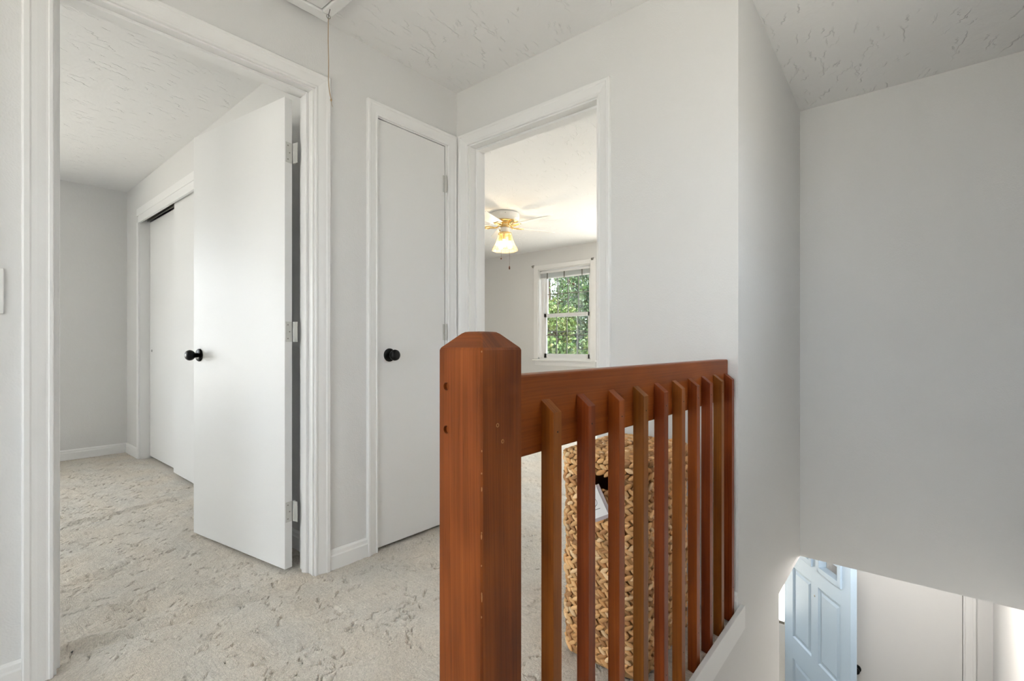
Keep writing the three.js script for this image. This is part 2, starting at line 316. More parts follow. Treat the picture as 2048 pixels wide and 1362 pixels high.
{ // narrow closet door
  const d = group('door_2', 'narrow white flush closet door, closed, with round black knob', 'door', ST);
  put('slab', bx(1.3575, 1.785, 0.017, 2.0745, ZA - 0.036, ZA - 0.001, 0.0015), M.door, d);
  const kn = knob(d, M.blackKnob, false); kn.position.set(1.424, 0.941, ZA - 0.001);
  for (const y of [0.27, 1.06, 1.87]) {
    const h = put('hinge', merge([0, 1, 2, 3, 4].map((k) => new THREE.CylinderGeometry(0.0062, 0.0062, 0.0172, 12).translate(1.788, y - 0.036 + k * 0.018, ZA + 0.006))), M.hinge, d);
    put('hinge_leaf', bx(1.772, 1.803, y - 0.044, y + 0.044, ZA - 0.001, ZA + 0.0025, 0.0008), M.hinge, h);
  }
}
// sliding closet in the bedroom
{
  const t = group('trim_5', 'white frame and header of the bedroom sliding closet', 'closet trim', ST);
  put('casing_side', bx(XK - 0.014, XK, 0, 2.05, -5.205, -5.16, 0.003), M.trim, t);
  put('casing_side', bx(XK - 0.014, XK, 0, 2.05, -3.36, -3.29, 0.003), M.trim, t);
  put('casing_head', bx(XK - 0.014, XK, 2.108, 2.17, -5.205, -3.29, 0.003), M.trim, t);
  put('fascia', bx(XK - 0.011, XK + 0.008, 2.048, 2.108, -5.168, -3.35, 0.002), M.trim, t);
  put('jamb', bx(XK, XK + 0.1, 0, 2.12, -5.165, -5.15), M.trim, t); put('jamb', bx(XK, XK + 0.1, 0, 2.12, -3.365, -3.35), M.trim, t);
  put('track', merge([bx(XK + 0.012, XK + 0.1, 2.105, 2.12, -5.15, -3.365), bx(XK + 0.03, XK + 0.032, 2.075, 2.105, -5.15, -3.365), bx(XK + 0.065, XK + 0.067, 2.07, 2.105, -5.15, -3.365), bx(XK + 0.052, XK + 0.056, 2.066, 2.105, -5.15, -3.365)]), M.track, t);
}
{
  const d = group('door_3', 'white sliding closet panel farther along the bedroom wall', 'sliding door', ST);
  put('slab', bx(1.2, 1.226, 0.02, 2.06, -5.148, -4.2, 0.001), M.door, d);
  put('finger_pull', new THREE.CylinderGeometry(0.011, 0.011, 0.003, 20).rotateZ(Math.PI / 2).translate(1.199, 0.94, -5.09), M.steel, d);
  const e = group('door_4', 'white sliding closet panel overlapping in front, half hidden by the open door', 'sliding door', ST);
  put('slab', bx(-0.013, 0.013, 0, 2.045, -0.47, 0.47, 0.001), M.door, e);
  put('finger_pull', new THREE.CylinderGeometry(0.012, 0.012, 0.003, 20).rotateZ(Math.PI / 2).translate(-0.0145, 0.92, 0.4), M.steel, e);
  e.rotation.x = 0.008; e.position.set(1.165, 0.022, -3.845);
}
// attic hatch
{
  const h = group('attic_hatch', 'white attic hatch panel with trim frame in the hall ceiling', 'hatch', ST);
  put('panel', bx(0.38, 1.03, HC - 0.012, HC, -1.9, -0.95, 0.003), M.trim, h);
  for (const b of [bx(0.33, 1.08, HC - 0.02, HC, -1.952, -1.904, 0.005), bx(0.33, 1.08, HC - 0.02, HC, -0.946, -0.9, 0.005), bx(1.034, 1.08, HC - 0.02, HC, -1.904, -0.946, 0.005), bx(0.33, 0.376, HC - 0.02, HC, -1.904, -0.946, 0.005)]) put('frame', b, M.trim, h, 'x');
  const hook = put('screw_eye', new THREE.TorusGeometry(0.008, 0.0015, 8, 20).translate(1.06, HC - 0.028, -1.9), M.track, h);
  put('wire', tube([V(1.045, HC - 0.022, -1.86), V(1.053, HC - 0.03, -1.885), V(1.06, HC - 0.034, -1.9)], 0.0012, 10, 5), M.dark, hook);
  const s = put('pull_cord', merge([tube([V(1.06, HC - 0.034, -1.9), V(1.0592, 2.27, -1.9), V(1.0605, 2.18, -1.899), V(1.0595, 2.1, -1.898), V(1.063, 2.06, -1.897), V(1.0695, 2.03, -1.896)], 0.0016, 40, 6), new THREE.SphereGeometry(0.0042, 8, 8).scale(1, 1.3, 1).translate(1.07, 2.024, -1.896), tube([V(1.07, 2.024, -1.896), V(1.072, 2.01, -1.896), V(1.0755, 1.998, -1.895)], 0.0009, 8, 5)]), std({ color: 0xb59b7c, roughness: 0.9 }));
  tag(s, 'thin tan pull cord with a knot hanging from the attic hatch', 'cord');
}
// light switch
{
  const s = group('light_switch', 'white switch plate on the wall beside the bedroom casing', 'switch');
  put('plate', bx(0.05, 0.122, 1.078, 1.207, ZA, ZA + 0.006, 0.003), M.trim, s);
  put('toggle', bx(0.081, 0.091, 1.135, 1.158, ZA + 0.004, ZA + 0.016, 0.002), M.trim, s);
}

// ---------------------------------------------------------------- railing
{
  const r = group('stair_railing', 'orange brown stained wooden stair railing with square newel post and slim balusters', 'railing');
  // newel with chamfered cap
  const X0 = 0.53, X1 = 0.628, Z0 = -0.603, Z1 = -0.505, top = 0.984, cap = 1.012, inset = 0.029, e = 0.003;
  const ring = (y, i, c) => [[X0 + i, Z1 - i - c], [X0 + i, Z0 + i + c], [X0 + i + c, Z0 + i], [X1 - i - c, Z0 + i], [X1 - i, Z0 + i + c], [X1 - i, Z1 - i - c], [X1 - i - c, Z1 - i], [X0 + i + c, Z1 - i]].map(([x, z]) => V(x, y, z));
  const rings = [ring(YS, 0, e), ring(top - 0.002, 0, e), ring(top + 0.002, 0.0018, e), ring(cap - 0.0035, inset - 0.004, e), ring(cap - 0.0008, inset - 0.0005, e * 1.5), ring(cap, inset + 0.004, e * 1.5)], pos = [];
  for (let k = 0; k < rings.length - 1; k++) for (let i = 0; i < 8; i++) { const a = rings[k][i], b = rings[k][(i + 1) % 8], c = rings[k + 1][(i + 1) % 8], d = rings[k + 1][i]; pos.push(a, c, b, a, d, c); }
  const last = rings.at(-1), cen = V((X0 + X1) / 2, cap, (Z0 + Z1) / 2);
  for (let i = 0; i < 8; i++) pos.push(last[i], cen, last[(i + 1) % 8]);
  const g = new THREE.BufferGeometry().setFromPoints(pos); g.computeVertexNormals();
  let nb = new Brush(uvm(g)); nb.updateMatrixWorld();
  const ev = new Evaluator(); ev.attributes = ['position', 'normal', 'uv']; ev.useGroups = false;
  for (const y of [0.923, 0.853]) { const c = new Brush(uvm(new THREE.CylinderGeometry(0.0066, 0.0066, 0.02, 28).rotateZ(Math.PI / 2).translate(X0 - 0.004, y, -0.584))); c.updateMatrixWorld(); nb = ev.evaluate(nb, c, SUBTRACTION); nb.updateMatrixWorld(); }
  const nw = put('newel_post', nb.geometry, M.newel, r, 'y', true);
  for (const [x, y] of [[0.566, 0.864], [0.578, 0.837]]) {
    const s = put('screw_hole', new THREE.TorusGeometry(0.0026, 0.0008, 8, 18).translate(x, y, Z1), M.bareWood, nw);
    s.name = 'screw_hole';
  }
  for (const [y, h] of [[0.829, 0.004], [0.795, 0.003], [0.771, 0.008], [0.705, 0.003], [0.699, 0.009], [0.655, 0.003], [0.612, 0.006], [0.607, 0.016], [0.577, 0.004], [0.98, 0.003], [0.466, 0.008], [0.349, 0.012], [0.342, 0.004]]) put('worn_nick', new THREE.SphereGeometry(0.0012, 8, 6).scale(0.9, h / 0.0024, 0.9).translate(X0 + 0.0016 + rr(-0.0004, 0.0004), y, Z1 - 0.0016 + rr(-0.0004, 0.0004)), M.bareWood, nw);
  // rail board
  put('handrail', bx(X1 - 0.002, XB - 0.001, 0.791, 0.937, -0.573, -0.535, 0.005), M.rail, r, 'x');
  // balusters: top and bottom cut on the slant
  for (let k = 0; k < 10; k++) {
    const x0 = 0.7207 + 0.1225 * k + 0.012 * Math.sin(Math.PI * Math.min(1, k / 9)) * (k > 1 ? 1 : 0), w = 0.0275, zb = -0.535, zf = -0.5072;
    const s = new THREE.Shape([[zb, 0.004], [zf, -0.003], [zf, 0.8655], [zf - 0.001, 0.8668], [zb, 0.8885]].map(([p, q]) => new THREE.Vector2(p, q)));
    const bg = new THREE.ExtrudeGeometry(s, { depth: w - 0.002, bevelEnabled: true, bevelThickness: 0.001, bevelSize: 0.001, bevelOffset: -0.001, bevelSegments: 1 }).rotateY(-Math.PI / 2).translate(x0 + w - 0.001, 0, 0);
    const bal = put('baluster', uvm(bg, 'y', [k * 0.213, k * 0.377]), M.bal[[0, 1, 2, 3, 1, 0, 2, 1, 3, 1][k]], r, 'y', true);
    for (const y of [0.83, 0.82 - 0.7]) put('nail_hole', new THREE.CylinderGeometry(0.0016, 0.0016, 0.0006, 10).rotateX(Math.PI / 2).translate(x0 + w / 2, y, zf + 0.0002), M.dark, bal);
  }
}

// ---------------------------------------------------------------- wicker hamper
{
  const h = group('wicker_hamper', 'tall rectangular woven seagrass hamper with lid behind the balusters', 'hamper');
  const hx0 = 1.31, hx1 = 1.715, hz0 = -0.895, hz1 = -0.615, rad = 0.06, bodyTop = 0.605;
  // rounded rectangle by arc length
  function path(inset) {
    const x0 = hx0 + inset, x1 = hx1 - inset, z0 = hz0 + inset, z1 = hz1 - inset, r = Math.max(0.012, rad - inset * 0.6), pts = [];
    for (const [cx, cz, a0] of [[x1 - r, z1 - r, 0], [x0 + r, z1 - r, 90], [x0 + r, z0 + r, 180], [x1 - r, z0 + r, 270]]) for (let k = 0; k <= 8; k++) { const a = (a0 + k * 11.25) * Math.PI / 180; pts.push([cx + r * Math.cos(a), cz + r * Math.sin(a), Math.cos(a), Math.sin(a)]); }
    pts.push(pts[0]);
    const L = [0]; for (let i = 1; i < pts.length; i++) L.push(L[i - 1] + Math.hypot(pts[i][0] - pts[i - 1][0], pts[i][1] - pts[i - 1][1]));
    return { len: L.at(-1), at(s) { s = ((s % L.at(-1)) + L.at(-1)) % L.at(-1); let i = 1; while (L[i] < s) i++; const t = (s - L[i - 1]) / (L[i] - L[i - 1] || 1), a = pts[i - 1], b = pts[i]; const nx = a[2] + (b[2] - a[2]) * t, nz = a[3] + (b[3] - a[3]) * t, n = Math.hypot(nx, nz); return [a[0] + (b[0] - a[0]) * t, a[1] + (b[1] - a[1]) * t, nx / n, nz / n]; } };
  }
  const grass = std({ color: 0xffffff, vertexColors: true, roughness: 0.75 });
  const palette = [[0.56, 0.32, 0.135], [0.63, 0.40, 0.19], [0.5, 0.27, 0.105], [0.68, 0.48, 0.27], [0.42, 0.215, 0.085], [0.58, 0.35, 0.155], [0.33, 0.17, 0.07], [0.6, 0.36, 0.16]];
  const leaf = (() => { const g = new THREE.SphereGeometry(1, 10, 7); const p = g.attributes.position; for (let i = 0; i < p.count; i++) { const x = p.getX(i), s = 0.55 + 0.45 * Math.sqrt(Math.max(0, 1 - x * x * 0.8)); p.setY(i, p.getY(i) * s); p.setZ(i, p.getZ(i) * (0.8 + 0.12 * Math.sin(9 * p.getY(i)))); } g.computeVertexNormals(); g.deleteAttribute('uv'); return g.toNonIndexed(); })();
  function strand(o, t, up, out, ang, len, wid, thk) {   // oriented bead: length along t turned by ang towards up
    if (t.clone().cross(up).dot(out) < 0) { t = t.clone().negate(); }
    const X = t.clone().multiplyScalar(Math.cos(ang)).addScaledVector(up, Math.sin(ang)), Y = up.clone().multiplyScalar(Math.cos(ang)).addScaledVector(t, -Math.sin(ang));
    const g = leaf.clone().applyMatrix4(new THREE.Matrix4().makeBasis(X.multiplyScalar(len), Y.multiplyScalar(wid), out.clone().multiplyScalar(thk)).setPosition(o));
    const c = palette[Math.floor(rnd() * palette.length)], b = rr(1.15, 1.6), arr = new Float32Array(g.attributes.position.count * 3);
    for (let i = 0; i < arr.length; i += 3) { arr[i] = c[0] * b; arr[i + 1] = c[1] * b; arr[i + 2] = c[2] * b; }
    g.setAttribute('color', new THREE.BufferAttribute(arr, 3));
    return g;
  }
  const rows = 20, rh = (bodyTop - 0.012) / rows, UP = V(0, 1, 0);
  const inHole = (x, z, y) => x < hx0 + 0.03 && z > -0.79 && z < -0.69 && y > 0.545 && y < 0.592;
  for (let r = 0; r < rows; r++) {
    const y = 0.014 + rh * (r + 0.5), gs = [], sway = 0.004 * Math.sin(r * 1.3), pth = path(sway), n = Math.round(pth.len / 0.026);
    for (let k = 0; k < n; k++) for (const s of [1, -1]) {
      const [x, z, nx, nz] = pth.at(pth.len * (k + (s > 0 ? 0 : 0.35)) / n + rr(-0.003, 0.003)), out = V(nx, 0, nz), t = V(-nz, 0, nx), yy = y + s * rh * 0.23 + rr(-0.0018, 0.0018);
      if (inHole(x, z, yy)) continue;
      gs.push(strand(V(x, yy, z).addScaledVector(out, 0.001 + rr(-0.0015, 0.002)), t, UP, out, s * rr(0.45, 0.7), rr(0.0175, 0.0205), rr(0.006, 0.0078), 0.0085));
    }
    put('woven_row', mergeGeometries(gs), grass, h, 'y', true);
  }
  // core (hollow, with the hand hole)
  const core = std({ color: new THREE.Color().setRGB(0.5, 0.29, 0.12), roughness: 0.9 }), th = 0.008, a = hx0 + 0.003, b = hx1 - 0.003, c = hz0 + 0.003, d2 = hz1 - 0.003;
  put('liner', merge([bx(a + 0.03, b - 0.03, 0, 0.012, c + 0.03, d2 - 0.03), bx(a, a + th, 0.004, bodyTop, c + 0.05, -0.79), bx(a, a + th, 0.004, bodyTop, -0.69, d2 - 0.05), bx(a, a + th, 0.004, 0.545, -0.79, -0.69), bx(a, a + th, 0.592, bodyTop, -0.79, -0.69), bx(b - th, b, 0.004, bodyTop, c + 0.05, d2 - 0.05), bx(a + 0.05, b - 0.05, 0.004, bodyTop, c, c + th), bx(a + 0.05, b - 0.05, 0.004, bodyTop, d2 - th, d2),
    ...[[a + 0.055, d2 - 0.055, 0], [b - 0.055, d2 - 0.055, 3], [a + 0.055, c + 0.055, 1], [b - 0.055, c + 0.055, 2]].map(([x, z, q]) => new THREE.CylinderGeometry(0.052, 0.052, bodyTop - 0.004, 10, 1, true, [-90, 180, 90, 0][q] * Math.PI / 180, Math.PI / 2).translate(x, bodyTop / 2, z))]), core, h);
  // lid: side braid and concentric braids on top
  const lid = new THREE.Group(); lid.name = 'lid'; h.add(lid);
  for (const y of [0.618, 0.636]) {
    const gs = [], pth = path(-0.006), n = Math.round(pth.len / 0.021);
    for (let k = 0; k < n; k++) { const [x, z, nx, nz] = pth.at(pth.len * k / n + (y > 0.63 ? 0.01 : 0)); gs.push(strand(V(x, y + rr(-0.001, 0.001), z), V(-nz, 0, nx), UP, V(nx, 0, nz), (y > 0.63 ? 0.55 : -0.45) + rr(-0.1, 0.1), 0.0148, 0.0072, 0.009)); }
    put('lid_braid', mergeGeometries(gs), grass, lid, 'y', true);
  }
  for (let q = 0; q < 7; q++) {
    const gs = [], pth = path(0.008 + q * 0.019), n = Math.round(pth.len / 0.02);
    for (let k = 0; k < n; k++) { const [x, z, nx, nz] = pth.at(pth.len * (k + 0.5 * (q % 2)) / n + rr(-0.002, 0.002)), out = V(nx, 0, nz); gs.push(strand(V(x, 0.6455 - 0.002 * (q === 0) + rr(-0.001, 0.0015), z), V(-nz, 0, nx), out, UP, (q % 2 ? 0.5 : -0.5) + rr(-0.12, 0.12), rr(0.0135, 0.0155), rr(0.0068, 0.0085), 0.0085)); }
    put('lid_braid', mergeGeometries(gs), grass, lid, 'y', true);
  }
  put('lid_board', bx(hx0 + 0.012, hx1 - 0.012, 0.607, 0.641, hz0 + 0.012, hz1 - 0.012, 0.03), core, lid);
  put('handle_wrap', merge([0, 1, 2, 3].map((k) => tube([V(hx0 - 0.006, 0.601, -0.795 + k * 0.002), V(hx0 - 0.009, 0.575, -0.79 - k * 0.003 + 0.006), V(hx0 - 0.006, 0.545, -0.787 + k * 0.002)], 0.0022, 10, 6))), grass.clone(), h).material.setValues({ vertexColors: false, color: 0x8b6a45 });
  // hang tag
  const cv = document.createElement('canvas'); cv.width = 160; cv.height = 256;
  const cx = cv.getContext('2d'); cx.fillStyle = '#f3f2f2'; cx.fillRect(0, 0, 160, 256); cx.strokeStyle = '#5b5b60'; cx.lineWidth = 4; cx.lineCap = 'round';
  cx.beginPath(); cx.arc(70, 128, 34, -2.2, 1.5); cx.stroke(); cx.beginPath(); cx.moveTo(72, 162); cx.lineTo(44, 190); cx.lineTo(108, 190); cx.stroke();
  const ct = new THREE.CanvasTexture(cv); ct.colorSpace = THREE.SRGBColorSpace;
  const tg = group('hang_tag', 'white paper price tag with handwriting hanging from the hamper handle', 'tag');
  const paper = std({ color: 0xf3f2f2, roughness: 0.7 }), face = std({ map: ct, roughness: 0.7 });
  const card = new THREE.Mesh(new THREE.BoxGeometry(0.058, 0.092, 0.0012), [paper, paper, paper, paper, face, paper]); card.name = 'card'; shade(card); tg.add(card);
  put('sleeve', new THREE.BoxGeometry(0.066, 0.1, 0.0008).translate(0.006, -0.006, -0.0022), phys({ color: 0xb9aeb0, roughness: 0.25 }), tg);
  put('string', tube([V(-0.012, 0.044, 0.001), V(-0.006, 0.06, 0.002), V(0.004, 0.075, 0.0)], 0.0008, 8, 5), M.dark, tg);
  tg.rotation.set(0, -Math.PI / 2, 0); tg.rotateZ(0.5); tg.position.set(hx0 - 0.0165, 0.51, -0.757);
}

// ---------------------------------------------------------------- windows
// place(u, v, d): u along wall, v up, d outward from the inner face
function makeWindow(name, label, u0, u1, v0, v1, depth, box, opts = {}) {
  const w = group(name, label, 'window', ST), mid = opts.mid ?? (v0 + v1) / 2, c = opts.casing ?? 0.08;
  // casing, sill, apron
  for (const [a, b, p, q] of [[u0 - c, u0, v0, v1 + c * 0.8], [u1, u1 + c, v0, v1 + c * 0.8]]) put('casing_side', box(a, b, p, q, -0.016, 0, 0.004), M.trim, w);
  put('casing_head', box(u0, u1, v1, v1 + c * 0.8, -0.016, 0, 0.004), M.trim, w);
  put('sill', box(u0 - c - 0.01, u1 + c + 0.01, v0 - 0.022, v0, -0.045, 0.05, 0.004), M.trim, w); put('apron', box(u0 - c + 0.02, u1 + c - 0.02, v0 - 0.095, v0 - 0.022, -0.012, 0, 0.003), M.trim, w);
  // frame lining
  put('frame', merge([box(u0, u0 + 0.016, v0, v1, 0, depth), box(u1 - 0.016, u1, v0, v1, 0, depth), box(u0, u1, v1 - 0.016, v1, 0, depth), box(u0, u1, v0, v0 + 0.02, 0, depth)]), M.trim, w);
  put('sash_channel', merge([box(u0 + 0.016, u0 + 0.058, v0 + 0.02, v1 - 0.016, 0.06, 0.125), box(u1 - 0.058, u1 - 0.016, v0 + 0.02, v1 - 0.016, 0.06, 0.125)]), M.vinyl, w);
  const a = u0 + 0.045, b = u1 - 0.03, s = 0.055;
  for (const [nm, p, q, d, bot] of [['upper_sash', mid - 0.03, v1 - 0.016, 0.092, 0.045], ['lower_sash', v0 + 0.02, mid + 0.025, 0.062, 0.06]]) {
    const f = put(nm, merge([box(a, a + s, p, q, d, d + 0.026), box(b - s, b, p, q, d, d + 0.026), box(a, b, q - 0.05, q, d, d + 0.026), box(a, b, p, p + bot, d, d + 0.026)]), M.vinyl, w);
    const ga = a + s, gb = b - s, gp = p + bot, gq = q - 0.05, rowsN = opts.rows ?? 2, cols = opts.cols ?? 4;
    for (let i = 0; i < cols; i++) for (let j = 0; j < rowsN; j++) {
      const P0 = ga + (gb - ga) * i / cols, P1 = ga + (gb - ga) * (i + 1) / cols, Q0 = gp + (gq - gp) * j / rowsN, Q1 = gp + (gq - gp) * (j + 1) / rowsN;
      const g = box(P0, P1, Q0, Q1, d + 0.02, d + 0.0202); put('pane', g, opts.glass ?? M.glass, f);
    }
    put('muntin', merge([...[...Array(cols - 1)].map((_, i) => { const x = ga + (gb - ga) * (i + 1) / cols; return box(x - 0.006, x + 0.006, gp, gq, d + 0.008, d + 0.018); }), ...[...Array(rowsN - 1)].map((_, j) => { const y = gp + (gq - gp) * (j + 1) / rowsN; return box(ga, gb, y - 0.006, y + 0.006, d + 0.008, d + 0.018); })]), M.grille, f);
  }
  return w;
}
const boxX = (X, dir) => (u0, u1, v0, v1, d0, d1, r) => { const a = X + dir * d0, b = X + dir * d1; return bx(Math.min(a, b), Math.max(a, b), v0, v1, u0, u1, r); };
const boxZ = (Z, dir) => (u0, u1, v0, v1, d0, d1, r) => { const a = Z + dir * d0, b = Z + dir * d1; return bx(u0, u1, v0, v1, Math.min(a, b), Math.max(a, b), r); };
const win = makeWindow('window_1', 'white double hung window with grilles and raised blind in the fan room', -4.353, -3.45, 0.78, 2.113, 0.15, boxX(XW, 1), { mid: 1.43, glass: M.tinted });
makeWindow('window_2', 'second window of the fan room, out of view', -3.1, -0.9, 0.5, 2.2, 0.15, boxX(XW, 1), { cols: 2 });
makeWindow('window_3', 'window in the side wall of the fan room', 2.3, 5.5, 0.65, 2.25, 0.12, boxZ(ZF, -1), { cols: 2 });
makeWindow('window_4', 'window in the far wall of the bedroom', -2.1, -0.35, 0.35, 2.1, 0.12, boxZ(ZF, -1), { cols: 2 });
makeWindow('window_5', 'window in the outer side wall of the bedroom', -4.0, -3.6, 0.9, 1.6, 0.15, boxX(XL, -1), { cols: 2 });
makeWindow('window_6', 'hall window behind the camera', -1.1, 0.3, 0.45, 1.95, 0.15, boxX(XL, -1), { cols: 2 });
makeWindow('window_10', 'small stair window outside the frame', 1.25, 1.78, 1.1, 1.9, 0.12, boxZ(ZR, 1), { cols: 2 });
makeWindow('window_7', 'front window of the room downstairs', -4.4, -2.5, -1.85, -0.55, 0.15, boxX(XF, 1), { cols: 2 });
makeWindow('window_8', 'side window of the room downstairs', 1.1, 2.7, -2.3, -0.45, 0.12, boxZ(ZF, -1), { cols: 2 });
makeWindow('window_9', 'second side window of the room downstairs', 2.95, 4.6, -2.3, -0.45, 0.12, boxZ(ZF, -1), { cols: 2 });
{ // raised blind
  const b = group('window_blind', 'white slatted blind drawn up at the top of the fan room window', 'blind');
  const u0 = -4.33, u1 = -3.475;
  put('headrail', bx(XW + 0.012, XW + 0.045, 2.052, 2.084, u0, u1, 0.003), M.vinyl, b);
  for (let k = 0; k < 11; k++) put('slat', bx(XW + 0.014, XW + 0.042, 2.046 - k * 0.0052, 2.0475 - k * 0.0052, u0 + 0.005, u1 - 0.005).rotateX(0), M.vinyl, b);
  put('bottom_rail', bx(XW + 0.013, XW + 0.043, 1.972, 1.99, u0 + 0.004, u1 - 0.004, 0.003), M.vinyl, b);
  for (const z of [-4.2, -3.9, -3.6]) put('ladder_tape', bx(XW + 0.0095, XW + 0.0125, 1.968, 2.055, z - 0.009, z + 0.009), M.grille, b);
  put('cord', tube([V(XW + 0.008, 2.05, -4.27), V(XW + 0.006, 2.0, -4.268), V(XW + 0.006, 1.93, -4.27)], 0.0022, 10, 6), M.vinyl, b);
  for (const [z, l] of [[-4.447, 'tiny grey curtain bracket at the window corner nearer the fan'], [-3.42, 'tiny grey curtain bracket at the window corner nearer the doorway jamb']]) {
    const k = group('curtain_bracket', l, 'bracket', { group: 'curtain brackets over the window' });
    put('plate', bx(XW - 0.022, XW, 2.155, 2.19, z - 0.016, z + 0.016, 0.003), M.track, k); put('hook', bx(XW - 0.05, XW - 0.02, 2.165, 2.175, z - 0.005, z + 0.005, 0.002), M.track, k);
  }
}

// ---------------------------------------------------------------- ceiling fan
{
  const cx = 3.917, cz = -3.389, f = group('ceiling_fan', 'white ceiling fan with brass trim and a lit glass shade', 'fan');
  f.position.set(cx, HC, cz);
  const white = phys({ color: new THREE.Color().setRGB(0.84, 0.83, 0.8), roughness: 0.35 });
  put('motor_housing', lathe([[0, 0], [0.145, 0], [0.153, -0.008], [0.155, -0.05], [0.15, -0.078], [0.138, -0.09], [0, -0.09]].reverse(), 64), white, f);
  put('brass_band', lathe([[0.1, -0.085], [0.14, -0.086], [0.141, -0.092], [0.13, -0.1], [0.1, -0.108], [0.07, -0.112], [0.06, -0.135], [0.045, -0.15], [0, -0.15]].reverse(), 64), M.brass, f);
  put('switch_cup', lathe([[0, -0.148], [0.04, -0.15], [0.047, -0.156], [0.048, -0.2], [0.05, -0.205], [0, -0.205]].reverse(), 48), white, f);
  for (const [a, b] of [[0.6, 0], [2.4, 1]]) put('set_screw', new THREE.SphereGeometry(0.004, 8, 6).translate(0.152 * Math.cos(a), -0.03, 0.152 * Math.sin(a)), M.dark, f);
  for (let k = 0; k < 5; k++) {
    const ang = (21 + 72 * k) * Math.PI / 180, A = new THREE.Matrix4().makeRotationY(-ang);
    const s = new THREE.Shape(); s.moveTo(0.16, -0.05); s.lineTo(0.56, -0.068); s.lineTo(0.615, -0.04); s.quadraticCurveTo(0.625, 0, 0.615, 0.04); s.lineTo(0.56, 0.068); s.lineTo(0.16, 0.05); s.closePath();
    const g = new THREE.ExtrudeGeometry(s, { depth: 0.005, bevelEnabled: true, bevelSize: 0.001, bevelThickness: 0.001, bevelSegments: 1 }).rotateX(Math.PI / 2).rotateX(0.2).translate(0, -0.135, 0).applyMatrix4(A);
    const blade = put('blade', g, white, f, 'x');
    const arm = merge([tube([V(0.06, -0.13, 0), V(0.1, -0.15, 0.01), V(0.15, -0.148, 0.016), V(0.22, -0.147, 0.02)], 0.007, 16, 8), tube([V(0.06, -0.13, 0), V(0.1, -0.15, -0.01), V(0.15, -0.143, -0.03), V(0.21, -0.142, -0.02)], 0.006, 16, 8), new THREE.TorusGeometry(0.026, 0.006, 8, 24).rotateX(Math.PI / 2).rotateX(0.2).translate(0.185, -0.146, 0)]).applyMatrix4(A);
    put('blade_arm', arm, M.brass, blade);
  }
  // light kit
  put('fitter', lathe([[0, -0.203], [0.06, -0.205], [0.072, -0.212], [0.072, -0.228], [0.064, -0.234], [0, -0.234]].reverse(), 40), M.brass, f);
  const shadeGlass = phys({ color: new THREE.Color().setRGB(1.0, 0.93, 0.78), transmission: 0.9, thickness: 0, roughness: 0.12, ior: 1.5 });
  const prof = [[0.072, -0.222], [0.078, -0.25], [0.09, -0.29], [0.108, -0.335], [0.132, -0.37], [0.14, -0.4]];
  const sh = new THREE.Group(); sh.name = 'glass_shade'; f.add(sh);
  for (let k = 0; k < 8; k++) {
    const a0 = (k + 0.15) * Math.PI / 4, a1 = a0 + Math.PI / 4, pos = [];
    for (let i = 0; i < prof.length - 1; i++) { const [r0, y0] = prof[i], [r1, y1] = prof[i + 1], p = (r, a, y) => V(r * Math.cos(a), y, r * Math.sin(a)), q = [p(r0, a0, y0), p(r0, a1, y0), p(r1, a1, y1), p(r1, a0, y1)]; pos.push(q[0], q[1], q[2], q[0], q[2], q[3]); }
    const g = new THREE.BufferGeometry().setFromPoints(pos); g.computeVertexNormals(); put('glass_panel', g, shadeGlass, sh);
    put('came', tube(prof.map(([r, y]) => V(r * Math.cos(a0), y, r * Math.sin(a0))), 0.0016, 16, 6), M.brass, sh);
  }
  put('rim', merge([4, 5].map((i) => new THREE.TorusGeometry(prof[i][0], 0.0014, 6, 8).rotateX(Math.PI / 2).rotateY(-0.15 * Math.PI / 4).translate(0, prof[i][1], 0))), M.brass, sh);
  const bulbM = std({ color: 0xfff4dd, emissive: new THREE.Color().setRGB(1, 0.8, 0.5), emissiveIntensity: 5 });
  for (let k = 0; k < 3; k++) {
    const a = 0.5 + k * 2.094, x = 0.058 * Math.cos(a), z = 0.058 * Math.sin(a);
    put('light_bulb', lathe([[0, -0.375], [0.014, -0.372], [0.024, -0.36], [0.027, -0.345], [0.022, -0.325], [0.013, -0.305], [0.012, -0.285]], 20).translate(x, 0, z), bulbM, f);
    put('bulb_socket', new THREE.CylinderGeometry(0.016, 0.018, 0.06, 16).translate(x, -0.26, z), M.brass, f);
    const l = new THREE.PointLight(0xffead0, 0.1); l.name = 'fan_bulb_glow'; l.position.set(x, -0.345, z); l.castShadow = true; f.add(l);
  }
  put('pull_chain', merge([tube([V(0.03, -0.2, 0.02), V(0.04, -0.42, 0.03), V(0.04, -0.555, 0.03)], 0.0012, 20, 5), lathe([[0, 0.0], [0.007, 0.004], [0.009, 0.02], [0.005, 0.036], [0.002, 0.042], [0, 0.043]]).translate(0.04, -0.6, 0.03)]), std({ color: 0x5c3520, roughness: 0.5 }), f);
  put('pull_chain', merge([tube([V(-0.05, -0.2, 0.0), V(-0.06, -0.42, 0.0), V(-0.06, -0.48, 0.0)], 0.001, 20, 5), new THREE.SphereGeometry(0.009, 10, 8).translate(-0.06, -0.492, 0)]), std({ color: 0x5c3520, roughness: 0.5 }), f);
}

